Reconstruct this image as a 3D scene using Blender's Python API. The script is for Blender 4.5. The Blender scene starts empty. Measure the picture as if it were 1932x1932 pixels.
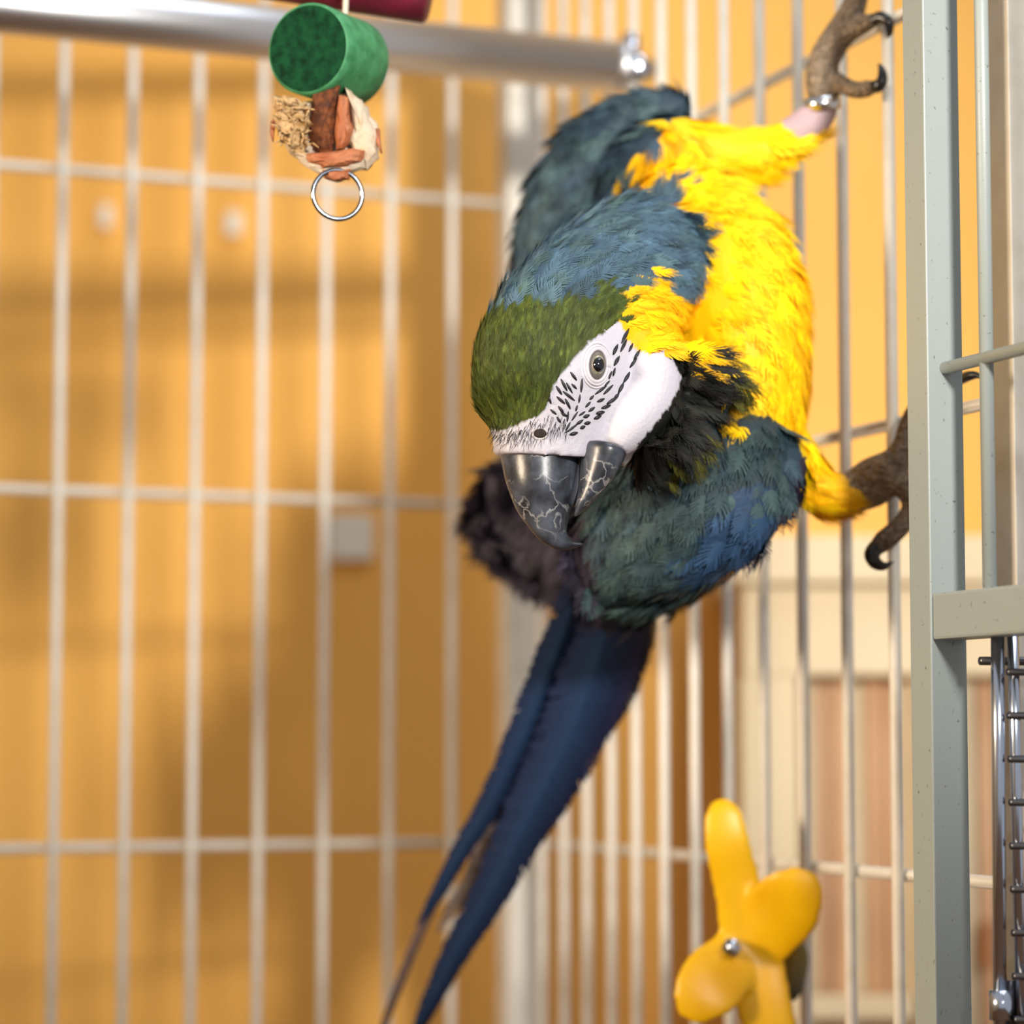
import bpy, math, random
import numpy as np
from mathutils import Vector, Matrix
from mathutils.bvhtree import BVHTree

random.seed(7)
rng = np.random.default_rng(7)
S = bpy.context.scene
COL = S.collection

# ------------------------------------------------------------------ camera
F, HALF = 5100.0, 966.0
PITCH = math.atan(444.0 / F)
CZ = 1.35
FWD = Vector((0, math.cos(PITCH), math.sin(PITCH)))
UPV = Vector((0, -math.sin(PITCH), math.cos(PITCH)))
RGT = Vector((1, 0, 0))
CAM = Vector((0, 0, CZ))
cd = bpy.data.cameras.new('camera')
cd.sensor_width = 36.0
cd.lens = 36.0 * F / 1932.0
cd.clip_start = 0.05
cd.dof.use_dof = True
cd.dof.focus_distance = 1.09
cd.dof.aperture_fstop = 4.6
cam = bpy.data.objects.new('camera', cd)
cam.location = CAM
cam.rotation_euler = (math.pi / 2 + PITCH, 0, 0)
COL.objects.link(cam)
S.camera = cam

# ------------------------------------------------------------------ world, lights, exposure
w = bpy.data.worlds.new('world')
S.world = w
w.use_nodes = True
w.node_tree.nodes['Background'].inputs[0].default_value = (0.97, 0.97, 1.0, 1)
w.node_tree.nodes['Background'].inputs[1].default_value = 0.47

def area(name, loc, target, sx, sy, power, color):
    l = bpy.data.lights.new(name, 'AREA')
    l.shape = 'RECTANGLE'
    l.size, l.size_y = sx, sy
    l.energy = power
    l.color = color
    o = bpy.data.objects.new(name, l)
    o.location = loc
    o.rotation_euler = (Vector(target) - Vector(loc)).to_track_quat('-Z', 'Y').to_euler()
    COL.objects.link(o)
    return o
sl = bpy.data.lights.new('track_spot', 'SPOT')
sl.energy = 225; sl.color = (1.0, 0.96, 0.90); sl.shadow_soft_size = 0.085
sl.spot_size = math.radians(30); sl.spot_blend = 1.0
so = bpy.data.objects.new('track_spot', sl)
so.location = (0.50, -0.55, CZ + 0.56)
so.rotation_euler = (Vector((-0.02, 1.92, CZ + 0.24)) - so.location).to_track_quat('-Z', 'Y').to_euler()
COL.objects.link(so)
area('skylight', (0.6, 0.9, CZ + 1.9), (0.1, 1.2, CZ), 1.2, 0.8, 17, (0.84, 0.92, 1.0))

wl = bpy.data.lights.new('warm_fill', 'SPOT')  # added fill, warms the posts' left faces in place of wall bounce
wl.energy = 120; wl.color = (1.0, 0.80, 0.58); wl.shadow_soft_size = 0.15
wl.spot_size = math.radians(52); wl.spot_blend = 1.0
wo = bpy.data.objects.new('warm_fill', wl)
wo.location = (-1.25, 0.45, CZ + 0.35)
wo.rotation_euler = (Vector((0.18, 1.05, CZ)) - wo.location).to_track_quat('-Z', 'Y').to_euler()
COL.objects.link(wo)

S.view_settings.view_transform = 'Standard'
S.view_settings.look = 'None'
S.view_settings.exposure = -0.18
S.view_settings.gamma = 1.0
S.view_settings.use_curve_mapping = False

# ------------------------------------------------------------------ helpers
def ray(x, y):
    return FWD * F + RGT * (x - HALF) + UPV * (HALF - y)
def P(x, y, Y):
    d = ray(x, y)
    return CAM + d * (Y / d.y)
def to_px(v):
    q = v - CAM
    z = q.dot(FWD)
    return HALF + F * q.dot(RGT) / z, HALF - F * q.dot(UPV) / z
def to_px_np(a):
    q = a - np.array(CAM)
    z = q @ np.array(FWD)
    return np.stack([HALF + F * (q @ np.array(RGT)) / z, HALF - F * (q @ np.array(UPV)) / z], 1)

ANG = math.atan(2011.0 / F)
E1 = Vector((-math.sin(ANG), math.cos(ANG), 0))      # along the cage's side wall, away from the camera
E2 = Vector((math.cos(ANG), math.sin(ANG), 0))       # along the cage's back wall, to the right

def on_plane(x, y, pt, nrm):
    d = ray(x, y)
    return CAM + d * ((pt - CAM).dot(nrm) / d.dot(nrm))

def srgb(r, g, b):
    f = lambda c: (c / 255 / 12.92) if c / 255 <= 0.04045 else ((c / 255 + 0.055) / 1.055) ** 2.4
    return (f(r), f(g), f(b), 1)

MATS = {}
def mat(name, color, rough=0.5, metal=0.0, noise=None, bump=None, spec=None, sheen=0, attr=False, trans=0, coat=0):
    """procedural principled material; noise = (scale, dark colour, amount lo, hi), bump = (scale, strength, dist)"""
    m = bpy.data.materials.new(name)
    m.use_nodes = True
    nt = m.node_tree
    b = nt.nodes['Principled BSDF']
    b.inputs['Base Color'].default_value = color
    b.inputs['Roughness'].default_value = rough
    b.inputs['Metallic'].default_value = metal
    if spec is not None: b.inputs['Specular IOR Level'].default_value = spec
    if sheen:
        b.inputs['Sheen Weight'].default_value = sheen
        b.inputs['Sheen Roughness'].default_value = 0.5
    if coat: b.inputs['Coat Weight'].default_value = coat
    if trans: b.inputs['Subsurface Weight'].default_value = trans; b.inputs['Subsurface Radius'].default_value = (0.006, 0.004, 0.001); b.inputs['Subsurface Scale'].default_value = 1.0
    tc = nt.nodes.new('ShaderNodeTexCoord')
    src = None
    if attr:
        a = nt.nodes.new('ShaderNodeAttribute'); a.attribute_name = 'Col'
        src = a.outputs['Color']
        nt.links.new(src, b.inputs['Base Color'])
    if noise:
        n = nt.nodes.new('ShaderNodeTexNoise'); n.inputs['Scale'].default_value = noise[0]; n.inputs['Detail'].default_value = 5
        nt.links.new(tc.outputs['Object'], n.inputs['Vector'])
        r = nt.nodes.new('ShaderNodeMapRange'); r.inputs[1].default_value = noise[2]; r.inputs[2].default_value = noise[3]
        nt.links.new(n.outputs['Fac'], r.inputs[0])
        mx = nt.nodes.new('ShaderNodeMix'); mx.data_type = 'RGBA'
        mx.inputs[6].default_value = color; mx.inputs[7].default_value = noise[1]
        if src: nt.links.new(src, mx.inputs[6])
        nt.links.new(r.outputs[0], mx.inputs[0])
        nt.links.new(mx.outputs[2], b.inputs['Base Color'])
    if bump:
        n2 = nt.nodes.new('ShaderNodeTexNoise'); n2.inputs['Scale'].default_value = bump[0]; n2.inputs['Detail'].default_value = 4
        nt.links.new(tc.outputs['Object'], n2.inputs['Vector'])
        bp = nt.nodes.new('ShaderNodeBump'); bp.inputs['Strength'].default_value = bump[1]; bp.inputs['Distance'].default_value = bump[2]
        nt.links.new(n2.outputs['Fac'], bp.inputs['Height'])
        nt.links.new(bp.outputs[0], b.inputs['Normal'])
    MATS[name] = m
    return m

M_wall = mat('orange_paint', srgb(248, 188, 92), 0.75, noise=(3.0, srgb(242, 176, 78), 0.35, 0.7))
M_floor = mat('floor_boards', srgb(150, 110, 75), 0.5, noise=(6, srgb(120, 85, 55), 0.3, 0.7))
M_bouncewall = mat('warm_bounce_wall', srgb(225, 200, 160), 0.8, noise=(3, srgb(215, 188, 148), 0.3, 0.7))  # for the added wall out of view, toned for warm bounce
M_coat = mat('cream_powder_coat', srgb(222, 215, 202), 0.38, noise=(60, srgb(208, 200, 184), 0.45, 0.75), bump=(900, 0.12, 0.0005))
M_post = mat('speckled_powder_coat', srgb(148, 156, 153), 0.42, noise=(420, srgb(96, 96, 86), 0.66, 0.76), bump=(1200, 0.15, 0.0004))
M_chrome = mat('chrome', (0.60, 0.66, 0.78, 1), 0.2, 1.0)
M_ring = mat('nickel_ring', (0.20, 0.22, 0.26, 1), 0.13, 1.0)
M_steel = mat('dark_steel', (0.16, 0.16, 0.17, 1), 0.35, 1.0)
M_alu = mat('brushed_aluminium', (0.72, 0.72, 0.74, 1), 0.36, 1.0, bump=(300, 0.08, 0.0005))
M_cream = mat('cream_wood', srgb(226, 208, 172), 0.6, noise=(8, srgb(214, 192, 154), 0.35, 0.7))
M_tan = mat('tan_slat', srgb(216, 172, 130), 0.6, noise=(10, srgb(196, 146, 104), 0.35, 0.7))
M_brownwood = mat('brown_wood', srgb(176, 118, 72), 0.6, noise=(10, srgb(150, 96, 56), 0.35, 0.7))
M_white = mat('white_paper', srgb(238, 232, 215), 0.7)
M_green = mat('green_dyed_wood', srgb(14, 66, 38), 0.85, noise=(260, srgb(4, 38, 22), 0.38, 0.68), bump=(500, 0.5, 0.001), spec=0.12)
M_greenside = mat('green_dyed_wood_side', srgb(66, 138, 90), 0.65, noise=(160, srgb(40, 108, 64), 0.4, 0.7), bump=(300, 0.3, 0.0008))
M_magenta = mat('magenta_dyed_wood', srgb(112, 24, 48), 0.5, noise=(90, srgb(72, 14, 34), 0.4, 0.7), bump=(200, 0.3, 0.0008))
M_straw = mat('splintered_wood', srgb(198, 164, 116), 0.85, noise=(240, srgb(150, 110, 56), 0.48, 0.66), bump=(330, 1.0, 0.003))
M_palewood = mat('pale_bare_wood', srgb(196, 178, 154), 0.8, noise=(180, srgb(190, 156, 120), 0.5, 0.75), bump=(300, 0.6, 0.0015))
M_terra = mat('terracotta_painted_wood', srgb(168, 104, 66), 0.65, noise=(140, srgb(150, 78, 40), 0.4, 0.7), bump=(260, 0.4, 0.001))
M_brown = mat('brown_cavity_wood', srgb(120, 62, 20), 0.8, noise=(300, srgb(70, 32, 8), 0.4, 0.65), bump=(400, 0.8, 0.002))
M_yplast = mat('yellow_plastic', srgb(236, 184, 0), 0.38, noise=(25, srgb(222, 164, 0), 0.4, 0.7))
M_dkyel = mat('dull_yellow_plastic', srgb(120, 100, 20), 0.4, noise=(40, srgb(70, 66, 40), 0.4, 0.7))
M_string = mat('cotton_string', srgb(210, 200, 180), 0.9)

M_plume = mat('plumage', (0.1, 0.1, 0.1, 1), 0.62, attr=True, spec=0.25, sheen=0.0)
M_skin = mat('bird_skin', (0.1, 0.1, 0.1, 1), 0.55, attr=True, spec=0.3, bump=(700, 0.35, 0.0008))
M_blackf = mat('black_feather', (0.006, 0.006, 0.009, 1), 0.5)
M_claw = mat('black_claw', (0.012, 0.012, 0.014, 1), 0.25)
M_pupil = mat('pupil', (0.002, 0.003, 0.005, 1), 0.04, coat=1.0)
M_iris = mat('iris', srgb(150, 142, 118), 0.15, noise=(900, srgb(100, 92, 76), 0.4, 0.7), coat=0.6)
M_irisrim = mat('iris_rim', srgb(98, 92, 86), 0.4)
M_lid = mat('eyelid_skin', srgb(200, 194, 200), 0.5, bump=(900, 0.3, 0.0006))
M_nostril = mat('nostril', (0.02, 0.008, 0.006, 1), 0.7)
M_tongue = mat('tongue', (0.05, 0.055, 0.07, 1), 0.4)
M_band = mat('leg_band_steel', (0.7, 0.72, 0.76, 1), 0.22, 1.0)

# beak: slate keratin with pale flaking cracks
def beak_mat():
    m = bpy.data.materials.new('beak_keratin'); m.use_nodes = True
    nt = m.node_tree; b = nt.nodes['Principled BSDF']
    tc = nt.nodes.new('ShaderNodeTexCoord')
    n = nt.nodes.new('ShaderNodeTexNoise'); n.inputs['Scale'].default_value = 90; n.inputs['Detail'].default_value = 4
    nt.links.new(tc.outputs['Object'], n.inputs['Vector'])
    mixv = nt.nodes.new('ShaderNodeMix'); mixv.data_type = 'RGBA'; mixv.inputs[0].default_value = 0.022
    nt.links.new(tc.outputs['Object'], mixv.inputs[6]); nt.links.new(n.outputs['Color'], mixv.inputs[7])
    v = nt.nodes.new('ShaderNodeTexVoronoi'); v.feature = 'DISTANCE_TO_EDGE'; v.inputs['Scale'].default_value = 62
    nt.links.new(mixv.outputs[2], v.inputs['Vector'])
    r = nt.nodes.new('ShaderNodeMapRange'); r.inputs[1].default_value = 0.0; r.inputs[2].default_value = 0.035; r.inputs[3].default_value = 1; r.inputs[4].default_value = 0
    nt.links.new(v.outputs['Distance'], r.inputs[0])
    n2 = nt.nodes.new('ShaderNodeTexNoise'); n2.inputs['Scale'].default_value = 55
    nt.links.new(tc.outputs['Object'], n2.inputs['Vector'])
    r2 = nt.nodes.new('ShaderNodeMapRange'); r2.inputs[1].default_value = 0.46; r2.inputs[2].default_value = 0.58
    nt.links.new(n2.outputs['Fac'], r2.inputs[0])
    mu = nt.nodes.new('ShaderNodeMath'); mu.operation = 'MULTIPLY'
    nt.links.new(r.outputs[0], mu.inputs[0]); nt.links.new(r2.outputs[0], mu.inputs[1])
    ad = nt.nodes.new('ShaderNodeMath'); ad.operation = 'MULTIPLY'; ad.inputs[1].default_value = 0.6
    nt.links.new(mu.outputs[0], ad.inputs[0])
    base = nt.nodes.new('ShaderNodeMix'); base.data_type = 'RGBA'
    base.inputs[6].default_value = srgb(34, 36, 42); base.inputs[7].default_value = srgb(74, 80, 92)
    r3 = nt.nodes.new('ShaderNodeMapRange'); r3.inputs[1].default_value = 0.4; r3.inputs[2].default_value = 0.65
    nt.links.new(n.outputs['Fac'], r3.inputs[0]); nt.links.new(r3.outputs[0], base.inputs[0])
    mx = nt.nodes.new('ShaderNodeMix'); mx.data_type = 'RGBA'; mx.inputs[7].default_value = srgb(176, 174, 172)
    nt.links.new(base.outputs[2], mx.inputs[6]); nt.links.new(ad.outputs[0], mx.inputs[0])
    nt.links.new(mx.outputs[2], b.inputs['Base Color'])
    b.inputs['Roughness'].default_value = 0.33
    bp = nt.nodes.new('ShaderNodeBump'); bp.inputs['Strength'].default_value = 0.35; bp.inputs['Distance'].default_value = 0.0008
    nt.links.new(n.outputs['Fac'], bp.inputs['Height']); nt.links.new(bp.outputs[0], b.inputs['Normal'])
    return m
M_beak = beak_mat()

def mesh_obj(name, verts, faces, m, parent=None, smooth=False):
    me = bpy.data.meshes.new(name)
    me.from_pydata([tuple(v) for v in verts], [], faces)
    if m: me.materials.append(m)
    if smooth: me.polygons.foreach_set('use_smooth', [True] * len(me.polygons))
    o = bpy.data.objects.new(name, me)
    COL.objects.link(o)
    if parent: o.parent = parent
    return o

def empty(name, loc=(0, 0, 0)):
    o = bpy.data.objects.new(name, None)
    COL.objects.link(o)
    o.empty_display_size = 0.05
    o.location = loc
    return o

def part(o, parent):
    """parent while keeping world place (parents are only translated)"""
    o.parent = parent
    o.matrix_parent_inverse = Matrix.Translation(-Vector(parent.location))
    return o

def tag(o, label, cat, group=None):
    o['label'] = label; o['category'] = cat
    if group: o['group'] = group
    return o

def fast_mesh(name, V, Q, colors, m, parent):
    """numpy quads -> mesh with a point colour attribute"""
    me = bpy.data.meshes.new(name)
    nv, nf = len(V), len(Q)
    me.vertices.add(nv); me.vertices.foreach_set('co', np.ascontiguousarray(V, dtype=np.float32).ravel())
    me.loops.add(nf * 4); me.loops.foreach_set('vertex_index', np.ascontiguousarray(Q, dtype=np.int32).ravel())
    me.polygons.add(nf); me.polygons.foreach_set('loop_start', np.arange(0, nf * 4, 4, dtype=np.int32))
    me.update(calc_edges=True)
    me.polygons.foreach_set('use_smooth', np.ones(nf, dtype=bool))
    if colors is not None:
        a = me.attributes.new('Col', 'FLOAT_COLOR', 'POINT')
        c = np.ones((nv, 4), dtype=np.float32); c[:, :3] = colors
        a.data.foreach_set('color', c.ravel())
    me.materials.append(m)
    o = bpy.data.objects.new(name, me); COL.objects.link(o)
    if parent: part(o, parent)
    return o

def tube_geo(pts, radii, n=12, caps=True):
    """round tube along points"""
    V, Fc = [], []
    prev = None
    pts = [Vector(p) for p in pts]
    for i, p in enumerate(pts):
        t = (pts[min(i + 1, len(pts) - 1)] - pts[max(i - 1, 0)]).normalized()
        if prev is None:
            a = Vector((0, 0, 1)) if abs(t.z) < 0.9 else Vector((1, 0, 0))
            nrm = t.cross(a).normalized()
        else:
            nrm = (prev - t * prev.dot(t)).normalized()
        prev = nrm
        bn = t.cross(nrm)
        for k in range(n):
            th = 2 * math.pi * k / n
            V.append(p + (nrm * math.cos(th) + bn * math.sin(th)) * radii[i])
    for i in range(len(pts) - 1):
        for k in range(n):
            a, b = i * n + k, i * n + (k + 1) % n
            Fc.append((a, b, b + n, a + n))
    if caps:
        Fc.append(tuple(reversed(range(n))))
        Fc.append(tuple(range((len(pts) - 1) * n, len(pts) * n)))
    return V, Fc

def tube(name, pts, r, m, parent=None, n=12):
    rr = r if isinstance(r, (list, tuple)) else [r] * len(pts)
    V, Fc = tube_geo(pts, rr, n)
    o = mesh_obj(name, V, Fc, m, None, True)
    if parent: part(o, parent)
    return o

def box(name, c, ax, ay, az, m, parent=None, bevel=0.0):
    """box at centre c with half-extent vectors"""
    V = [c + ax * i + ay * j + az * k for i in (-1, 1) for j in (-1, 1) for k in (-1, 1)]
    Fc = [(0, 1, 3, 2), (4, 6, 7, 5), (0, 4, 5, 1), (2, 3, 7, 6), (0, 2, 6, 4), (1, 5, 7, 3)]
    o = mesh_obj(name, V, Fc, m)
    if bevel:
        import bmesh
        bm = bmesh.new(); bm.from_mesh(o.data)
        bmesh.ops.recalc_face_normals(bm, faces=bm.faces)
        bmesh.ops.bevel(bm, geom=bm.edges[:], offset=bevel, segments=2, profile=0.6, affect='EDGES')
        bm.to_mesh(o.data); bm.free()
    if parent: part(o, parent)
    return o

def catmull(pts, sub):
    """smooth a list of tuples"""
    A = np.array(pts, float); out = []
    n = len(A)
    for i in range(n - 1):
        p0, p1, p2, p3 = A[max(i - 1, 0)], A[i], A[i + 1], A[min(i + 2, n - 1)]
        for k in range(sub):
            t = k / sub
            out.append(0.5 * ((2 * p1) + (-p0 + p2) * t + (2 * p0 - 5 * p1 + 4 * p2 - p3) * t * t + (-p0 + 3 * p1 - 3 * p2 + p3) * t ** 3))
    out.append(A[-1])
    return out

def loft_geo(st, n=20, sub=4, egg=0.0):
    """st: stations (x, y, Y, a, b[, phi]) : centre, half width across the view, half depth, tilt in degrees"""
    st = [tuple(s) + (0,) * (6 - len(s)) for s in st]
    st = catmull(st, sub)
    C = [P(s[0], s[1], s[2]) for s in st]
    V, Fc = [], []
    for i, s in enumerate(st):
        t = (C[min(i + 1, len(C) - 1)] - C[max(i - 1, 0)]).normalized()
        v = (C[i] - CAM).normalized()
        nn = t.cross(v).normalized()
        mm = nn.cross(t).normalized()
        if mm.dot(v) < 0: mm = -mm
        k = s[2] / F
        a, b, ph = max(s[3], .5) * k, max(s[4], .5) * k, math.radians(s[5])
        if ph:
            a = math.sqrt(max((a * a - (b * math.sin(ph)) ** 2), 1e-8)) / math.cos(ph)
        n2 = nn * math.cos(ph) + mm * math.sin(ph)
        m2 = mm * math.cos(ph) - nn * math.sin(ph)
        for j in range(n):
            th = 2 * math.pi * j / n
            c, sn = math.cos(th), math.sin(th)
            V.append(C[i] + n2 * (a * c) + m2 * (b * sn * (1 + egg * c)))
    L = len(C)
    for i in range(L - 1):
        for j in range(n):
            p, q = i * n + j, i * n + (j + 1) % n
            Fc.append((p, q, q + n, p + n))
    V.append(C[0]); V.append(C[-1])
    for j in range(n):
        Fc.append((len(V) - 2, (j + 1) % n, j))
        Fc.append((len(V) - 1, (L - 1) * n + j, (L - 1) * n + (j + 1) % n))
    return V, Fc

def join_geo(parts):
    V, Fc = [], []
    for v, f in parts:
        o = len(V); V += list(v); Fc += [tuple(i + o for i in q) for q in f]
    return V, Fc

def fix_normals(me):
    import bmesh
    bm = bmesh.new(); bm.from_mesh(me)
    bmesh.ops.recalc_face_normals(bm, faces=bm.faces)
    bm.to_mesh(me); bm.free()

def remeshed(name, geos, voxel, smooth_it, m, factor=0.5):
    V, Fc = join_geo(geos)
    o = mesh_obj(name, V, Fc, None)
    fix_normals(o.data)
    r = o.modifiers.new('r', 'REMESH'); r.mode = 'VOXEL'; r.voxel_size = voxel
    if smooth_it:
        s = o.modifiers.new('s', 'SMOOTH'); s.factor = factor; s.iterations = smooth_it
    bpy.context.view_layer.update()
    dg = bpy.context.evaluated_depsgraph_get()
    me = bpy.data.meshes.new_from_object(o.evaluated_get(dg))
    old = o.data
    o.modifiers.clear(); o.data = me
    bpy.data.meshes.remove(old)
    me.name = name
    me.materials.clear(); me.materials.append(m)
    me.polygons.foreach_set('use_smooth', [True] * len(me.polygons))
    return o

# ------------------------------------------------------------------ the room
def quad(name, pts, m):
    o = mesh_obj(name, pts, [(0, 1, 2, 3)], m)
    o['kind'] = 'structure'
    return o
WY = 1.92
quad('wall_back', [(-1.6, WY, 0), (1.8, WY, 0), (1.8, WY, 2.7), (-1.6, WY, 2.7)], M_wall)
quad('floor', [(-1.6, -2.2, 0), (1.8, -2.2, 0), (1.8, WY, 0), (-1.6, WY, 0)], M_floor)
quad('bounce_wall_left', [(-1.6, -2.2, 0), (-1.6, WY, 0), (-1.6, WY, 2.7), (-1.6, -2.2, 2.7)], M_bouncewall)  # unseen wall, added to bounce warm light onto left-facing surfaces

# ------------------------------------------------------------------ the cage
BR = 0.0028
Z0, Z1 = 0.74, 1.84
bar0 = P(1691, 1410, 1.2); bar0.z = 0
RW_N = E2                                             # side wall normal
corner = on_plane(975, 1410, Vector((bar0.x, bar0.y, 0)), RW_N)
corner.z = 0
cage = empty('bird_cage', (corner.x - E1.x * 0.25, corner.y - E1.y * 0.25, 0))
tag(cage, 'cream powder-coated wire bird cage with an open front door', 'cage')

def vbar(name, x, y, m=M_coat, r=BR, z0=Z0, z1=Z1, parent=None):
    return tube(name, [(x, y, z0), (x, y, z1)], r, m, parent or cage, 12)

# shared bar mesh
BAR = {}
def shared_bar(pt, parent):
    if 'm' not in BAR:
        V, Fc = tube_geo([(0, 0, Z0), (0, 0, (Z0 + Z1) / 2), (0, 0, Z1)], [BR] * 3, 14)
        o = mesh_obj('bar', V, Fc, M_coat, None, True)
        BAR['m'] = o.data
    else:
        o = bpy.data.objects.new('bar', BAR['m']); COL.objects.link(o)
    o.location = (pt.x, pt.y, 0)
    part(o, parent)
    return o

# side wall bars
for x in (1691, 1601, 1517, 1443, 1374, 1311, 1253, 1200, 1153, 1107, 1064, 1023, 1786, 1886):
    p = on_plane(x, 1410, bar0, RW_N)
    shared_bar(p, cage)
# back wall bars
BW_N = E1
last = None
for x in (851, 733, 610, 488, 363, 236, 103, -34):
    last = on_plane(x, 1410, corner, BW_N)
    shared_bar(last, cage)
for k in range(1, 8):
    shared_bar(last - E2 * 0.0392 * k, cage)
left_end = last - E2 * 0.0392 * 8
left_end.z = 0
# front end of the side wall
front = on_plane(1921, 1410, bar0, RW_N); front.z = 0
TW = 0.0165
def post(pt, w, m=M_coat, name='corner_post', z0=0.0, z1=Z1 + 0.02, parent=None):
    h = w / 2
    return box(name, Vector((pt.x, pt.y, (z0 + z1) / 2)), E2 * h, E1 * h, Vector((0, 0, (z1 - z0) / 2)), m, parent or cage, 0.0006)
post(corner, 0.019)
post(front + E2 * 0.004, 0.0185)
post(left_end, 0.019)
# rails, outside the bars
def z_at(x, y):
    return on_plane(x, y, corner, BW_N).z
for (x, y) in ((940, 381), (940, 953), (940, 1589)):
    z = z_at(x, y)
    a = corner + E1 * BR * 2; b = left_end + E1 * BR * 2
    tube('rail', [(a.x, a.y, z), (b.x, b.y, z)], BR, M_coat, cage, 12)
    a = corner + E2 * BR * 2; b = front + E2 * BR * 2
    tube('rail', [(a.x, a.y, z), (b.x, b.y, z)], BR, M_coat, cage, 12)
for z in (Z0, Z1):
    for a, b in ((corner, left_end), (corner, front)):
        c = (a + b) / 2; d = (b - a) / 2
        nrm = Vector((-d.y, d.x, 0)).normalized()
        box('frame_rail', Vector((c.x, c.y, z)), d, nrm * 0.009, Vector((0, 0, 0.009)), M_coat, cage, 0.001)

# front: door jamb post and the open door standing towards the room
jamb = on_plane(1773, 1410, front, BW_N); jamb.z = 0
post(jamb, TW, M_post, 'door_jamb', Z0 - 0.05)
z = Z1 + 0.01
c = (jamb + front) / 2
for z in (Z0 - 0.04, Z1 + 0.005):
    box('front_rail', Vector((c.x, c.y, z)), (front - jamb) / 2, E1 * 0.008, Vector((0, 0, 0.008)), M_coat, cage, 0.001)
DN = E2
dpl = jamb + E2 * 0.001
def dp(x, y, off=0.0):
    return on_plane(x, y, dpl + E2 * off, DN)
# upper door: thin rod from jamb, wide frame rail, vertical rods
door = None
za, zb = dp(1762, 1123).z, dp(1762, 1210).z
A = jamb - E1 * TW / 2; B = jamb - E1 * 0.36
c = (A + B) / 2
door = box('door_frame_rail', Vector((c.x, c.y, (za + zb) / 2)), (B - A) / 2, E2 * 0.0075, Vector((0, 0, (za - zb) / 2)), M_post, cage, 0.0012)
door['label'] = 'cream horizontal frame rail of the open door'
pz = dp(1795, 693).z
tube('door_rod', [(A.x, A.y, pz), (B.x, B.y, pz)], 0.0026, M_post, cage, 14)
q = dp(1866, 1000)
vbar('door_bar', q.x, q.y, M_post, 0.0029, (za + zb) / 2, Z1)
for k in range(1, 7):
    r = q - E1 * 0.04 * k
    vbar('door_bar', r.x, r.y, M_post, 0.0029, (za + zb) / 2, Z1)
bpy.context.view_layer.update()

# chrome feeder grille hanging under the door rail
feed = empty('feeder_grille', dp(1880, 1700))
tag(feed, 'chrome wire feeder grille with close rungs hanging under the door rail', 'grille')
f0, f1 = dp(1880, 1205), dp(1886, 1960)
def fv(x, y, depth_off): return on_plane(x, y, dpl - E1 * depth_off, BW_N)
DO = 0.040
part(tube('rod', [fv(1882, 1196, DO), fv(1884, 1400, DO), fv(1888, 1960, DO)], 0.0027, M_chrome, None, 16), feed)
part(tube('rod', [fv(1911, 1200, DO + .002), fv(1916, 1400, DO + .002), fv(1927, 1960, DO + .002)], 0.0023, M_chrome, None, 16), feed)
o = tube('cross_rod', [fv(1849, 1247, DO - .006), fv(2150, 1249, DO - .006)], 0.0017, M_steel, None, 12); part(o, feed)
for i in range(9):
    y = 1268 + 82 * i
    part(tube('rung', [fv(1901 + 1.6 * i, y, DO + .0045), fv(2150, y + 2, DO + .0045)], 0.0015, M_steel, None, 10), feed)
o = tube('collar', [fv(1888, 1868, DO), fv(1889, 1924, DO)], 0.0046, M_chrome, None, 20); part(o, feed)
part(tube('collar_pin', [fv(1906, 1850, DO), fv(1907, 1940, DO)], 0.0018, M_steel, None, 10), feed)

# ------------------------------------------------------------------ perch tube
pe = on_plane(1192, 130, bar0, RW_N)
pdir = E2.copy()
ps = pe - pdir * 0.60
perch = empty('perch', pe)
tag(perch, 'thick brushed aluminium perch tube crossing the cage', 'perch')
o = tube('tube', [ps, pe - pdir * 0.012], 0.0142, M_alu, None, 32); part(o, perch)
o = tube('end_cap', [pe - pdir * 0.012, pe - pdir * 0.004, pe - pdir * .003], [0.0142, 0.0142, 0.011], M_alu, None, 32); part(o, perch)
o = tube('bracket', [pe + Vector((0, 0, .013)) - pdir * .004, pe + Vector((0, 0, .013)) + pdir * 0.002], [0.0075, 0.0075], M_chrome, None, 20); part(o, perch)
o = tube('wing_nut', [pe - pdir * .004, pe + pdir * 0.012], [0.012, 0.006], M_chrome, None, 16); part(o, perch)

# ------------------------------------------------------------------ hanging wooden toy
toy = empty('hanging_chew_toy', P(636, 240, 1.13))
tag(toy, 'chewed wooden bird toy with green disc and steel ring', 'bird toy')
ax = (P(652, 118, 1.155) - P(582, 92, 1.125)).normalized()
c0 = P(582, 92, 1.125)
k = 1.125 / F
R = 89 * k
prof = [(-0.0006, R - 0.0012), (0.0004, R), (0.012, R * 1.0), (0.024, R), (0.036, R), (0.0372, R - 0.0012)]
V, Fc = tube_geo([c0 + ax * s for s, _ in prof], [r for _, r in prof], 48, True)
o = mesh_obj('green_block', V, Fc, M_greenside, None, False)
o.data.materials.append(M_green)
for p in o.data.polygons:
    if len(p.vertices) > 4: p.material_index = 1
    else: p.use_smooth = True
part(o, toy)
c1, c2 = P(395, -78, 1.18), P(812, -16, 1.175)
d = (c2 - c1).normalized(); rr = 62 * 1.17 / F
V, Fc = tube_geo([c1, c1 + d * .001, c2 - d * 0.0015, c2], [rr - .001, rr, rr, rr - 0.0015], 40)
o = mesh_obj('magenta_dowel', V, Fc, M_magenta, None, True); part(o, toy)
tube('string', [P(636, 335, 1.13), P(640, 200, 1.14), P(650, 60, 1.15), P(655, -60, 1.16), P(657, -320, 1.16)], 0.0012, M_string, toy, 8)

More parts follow.
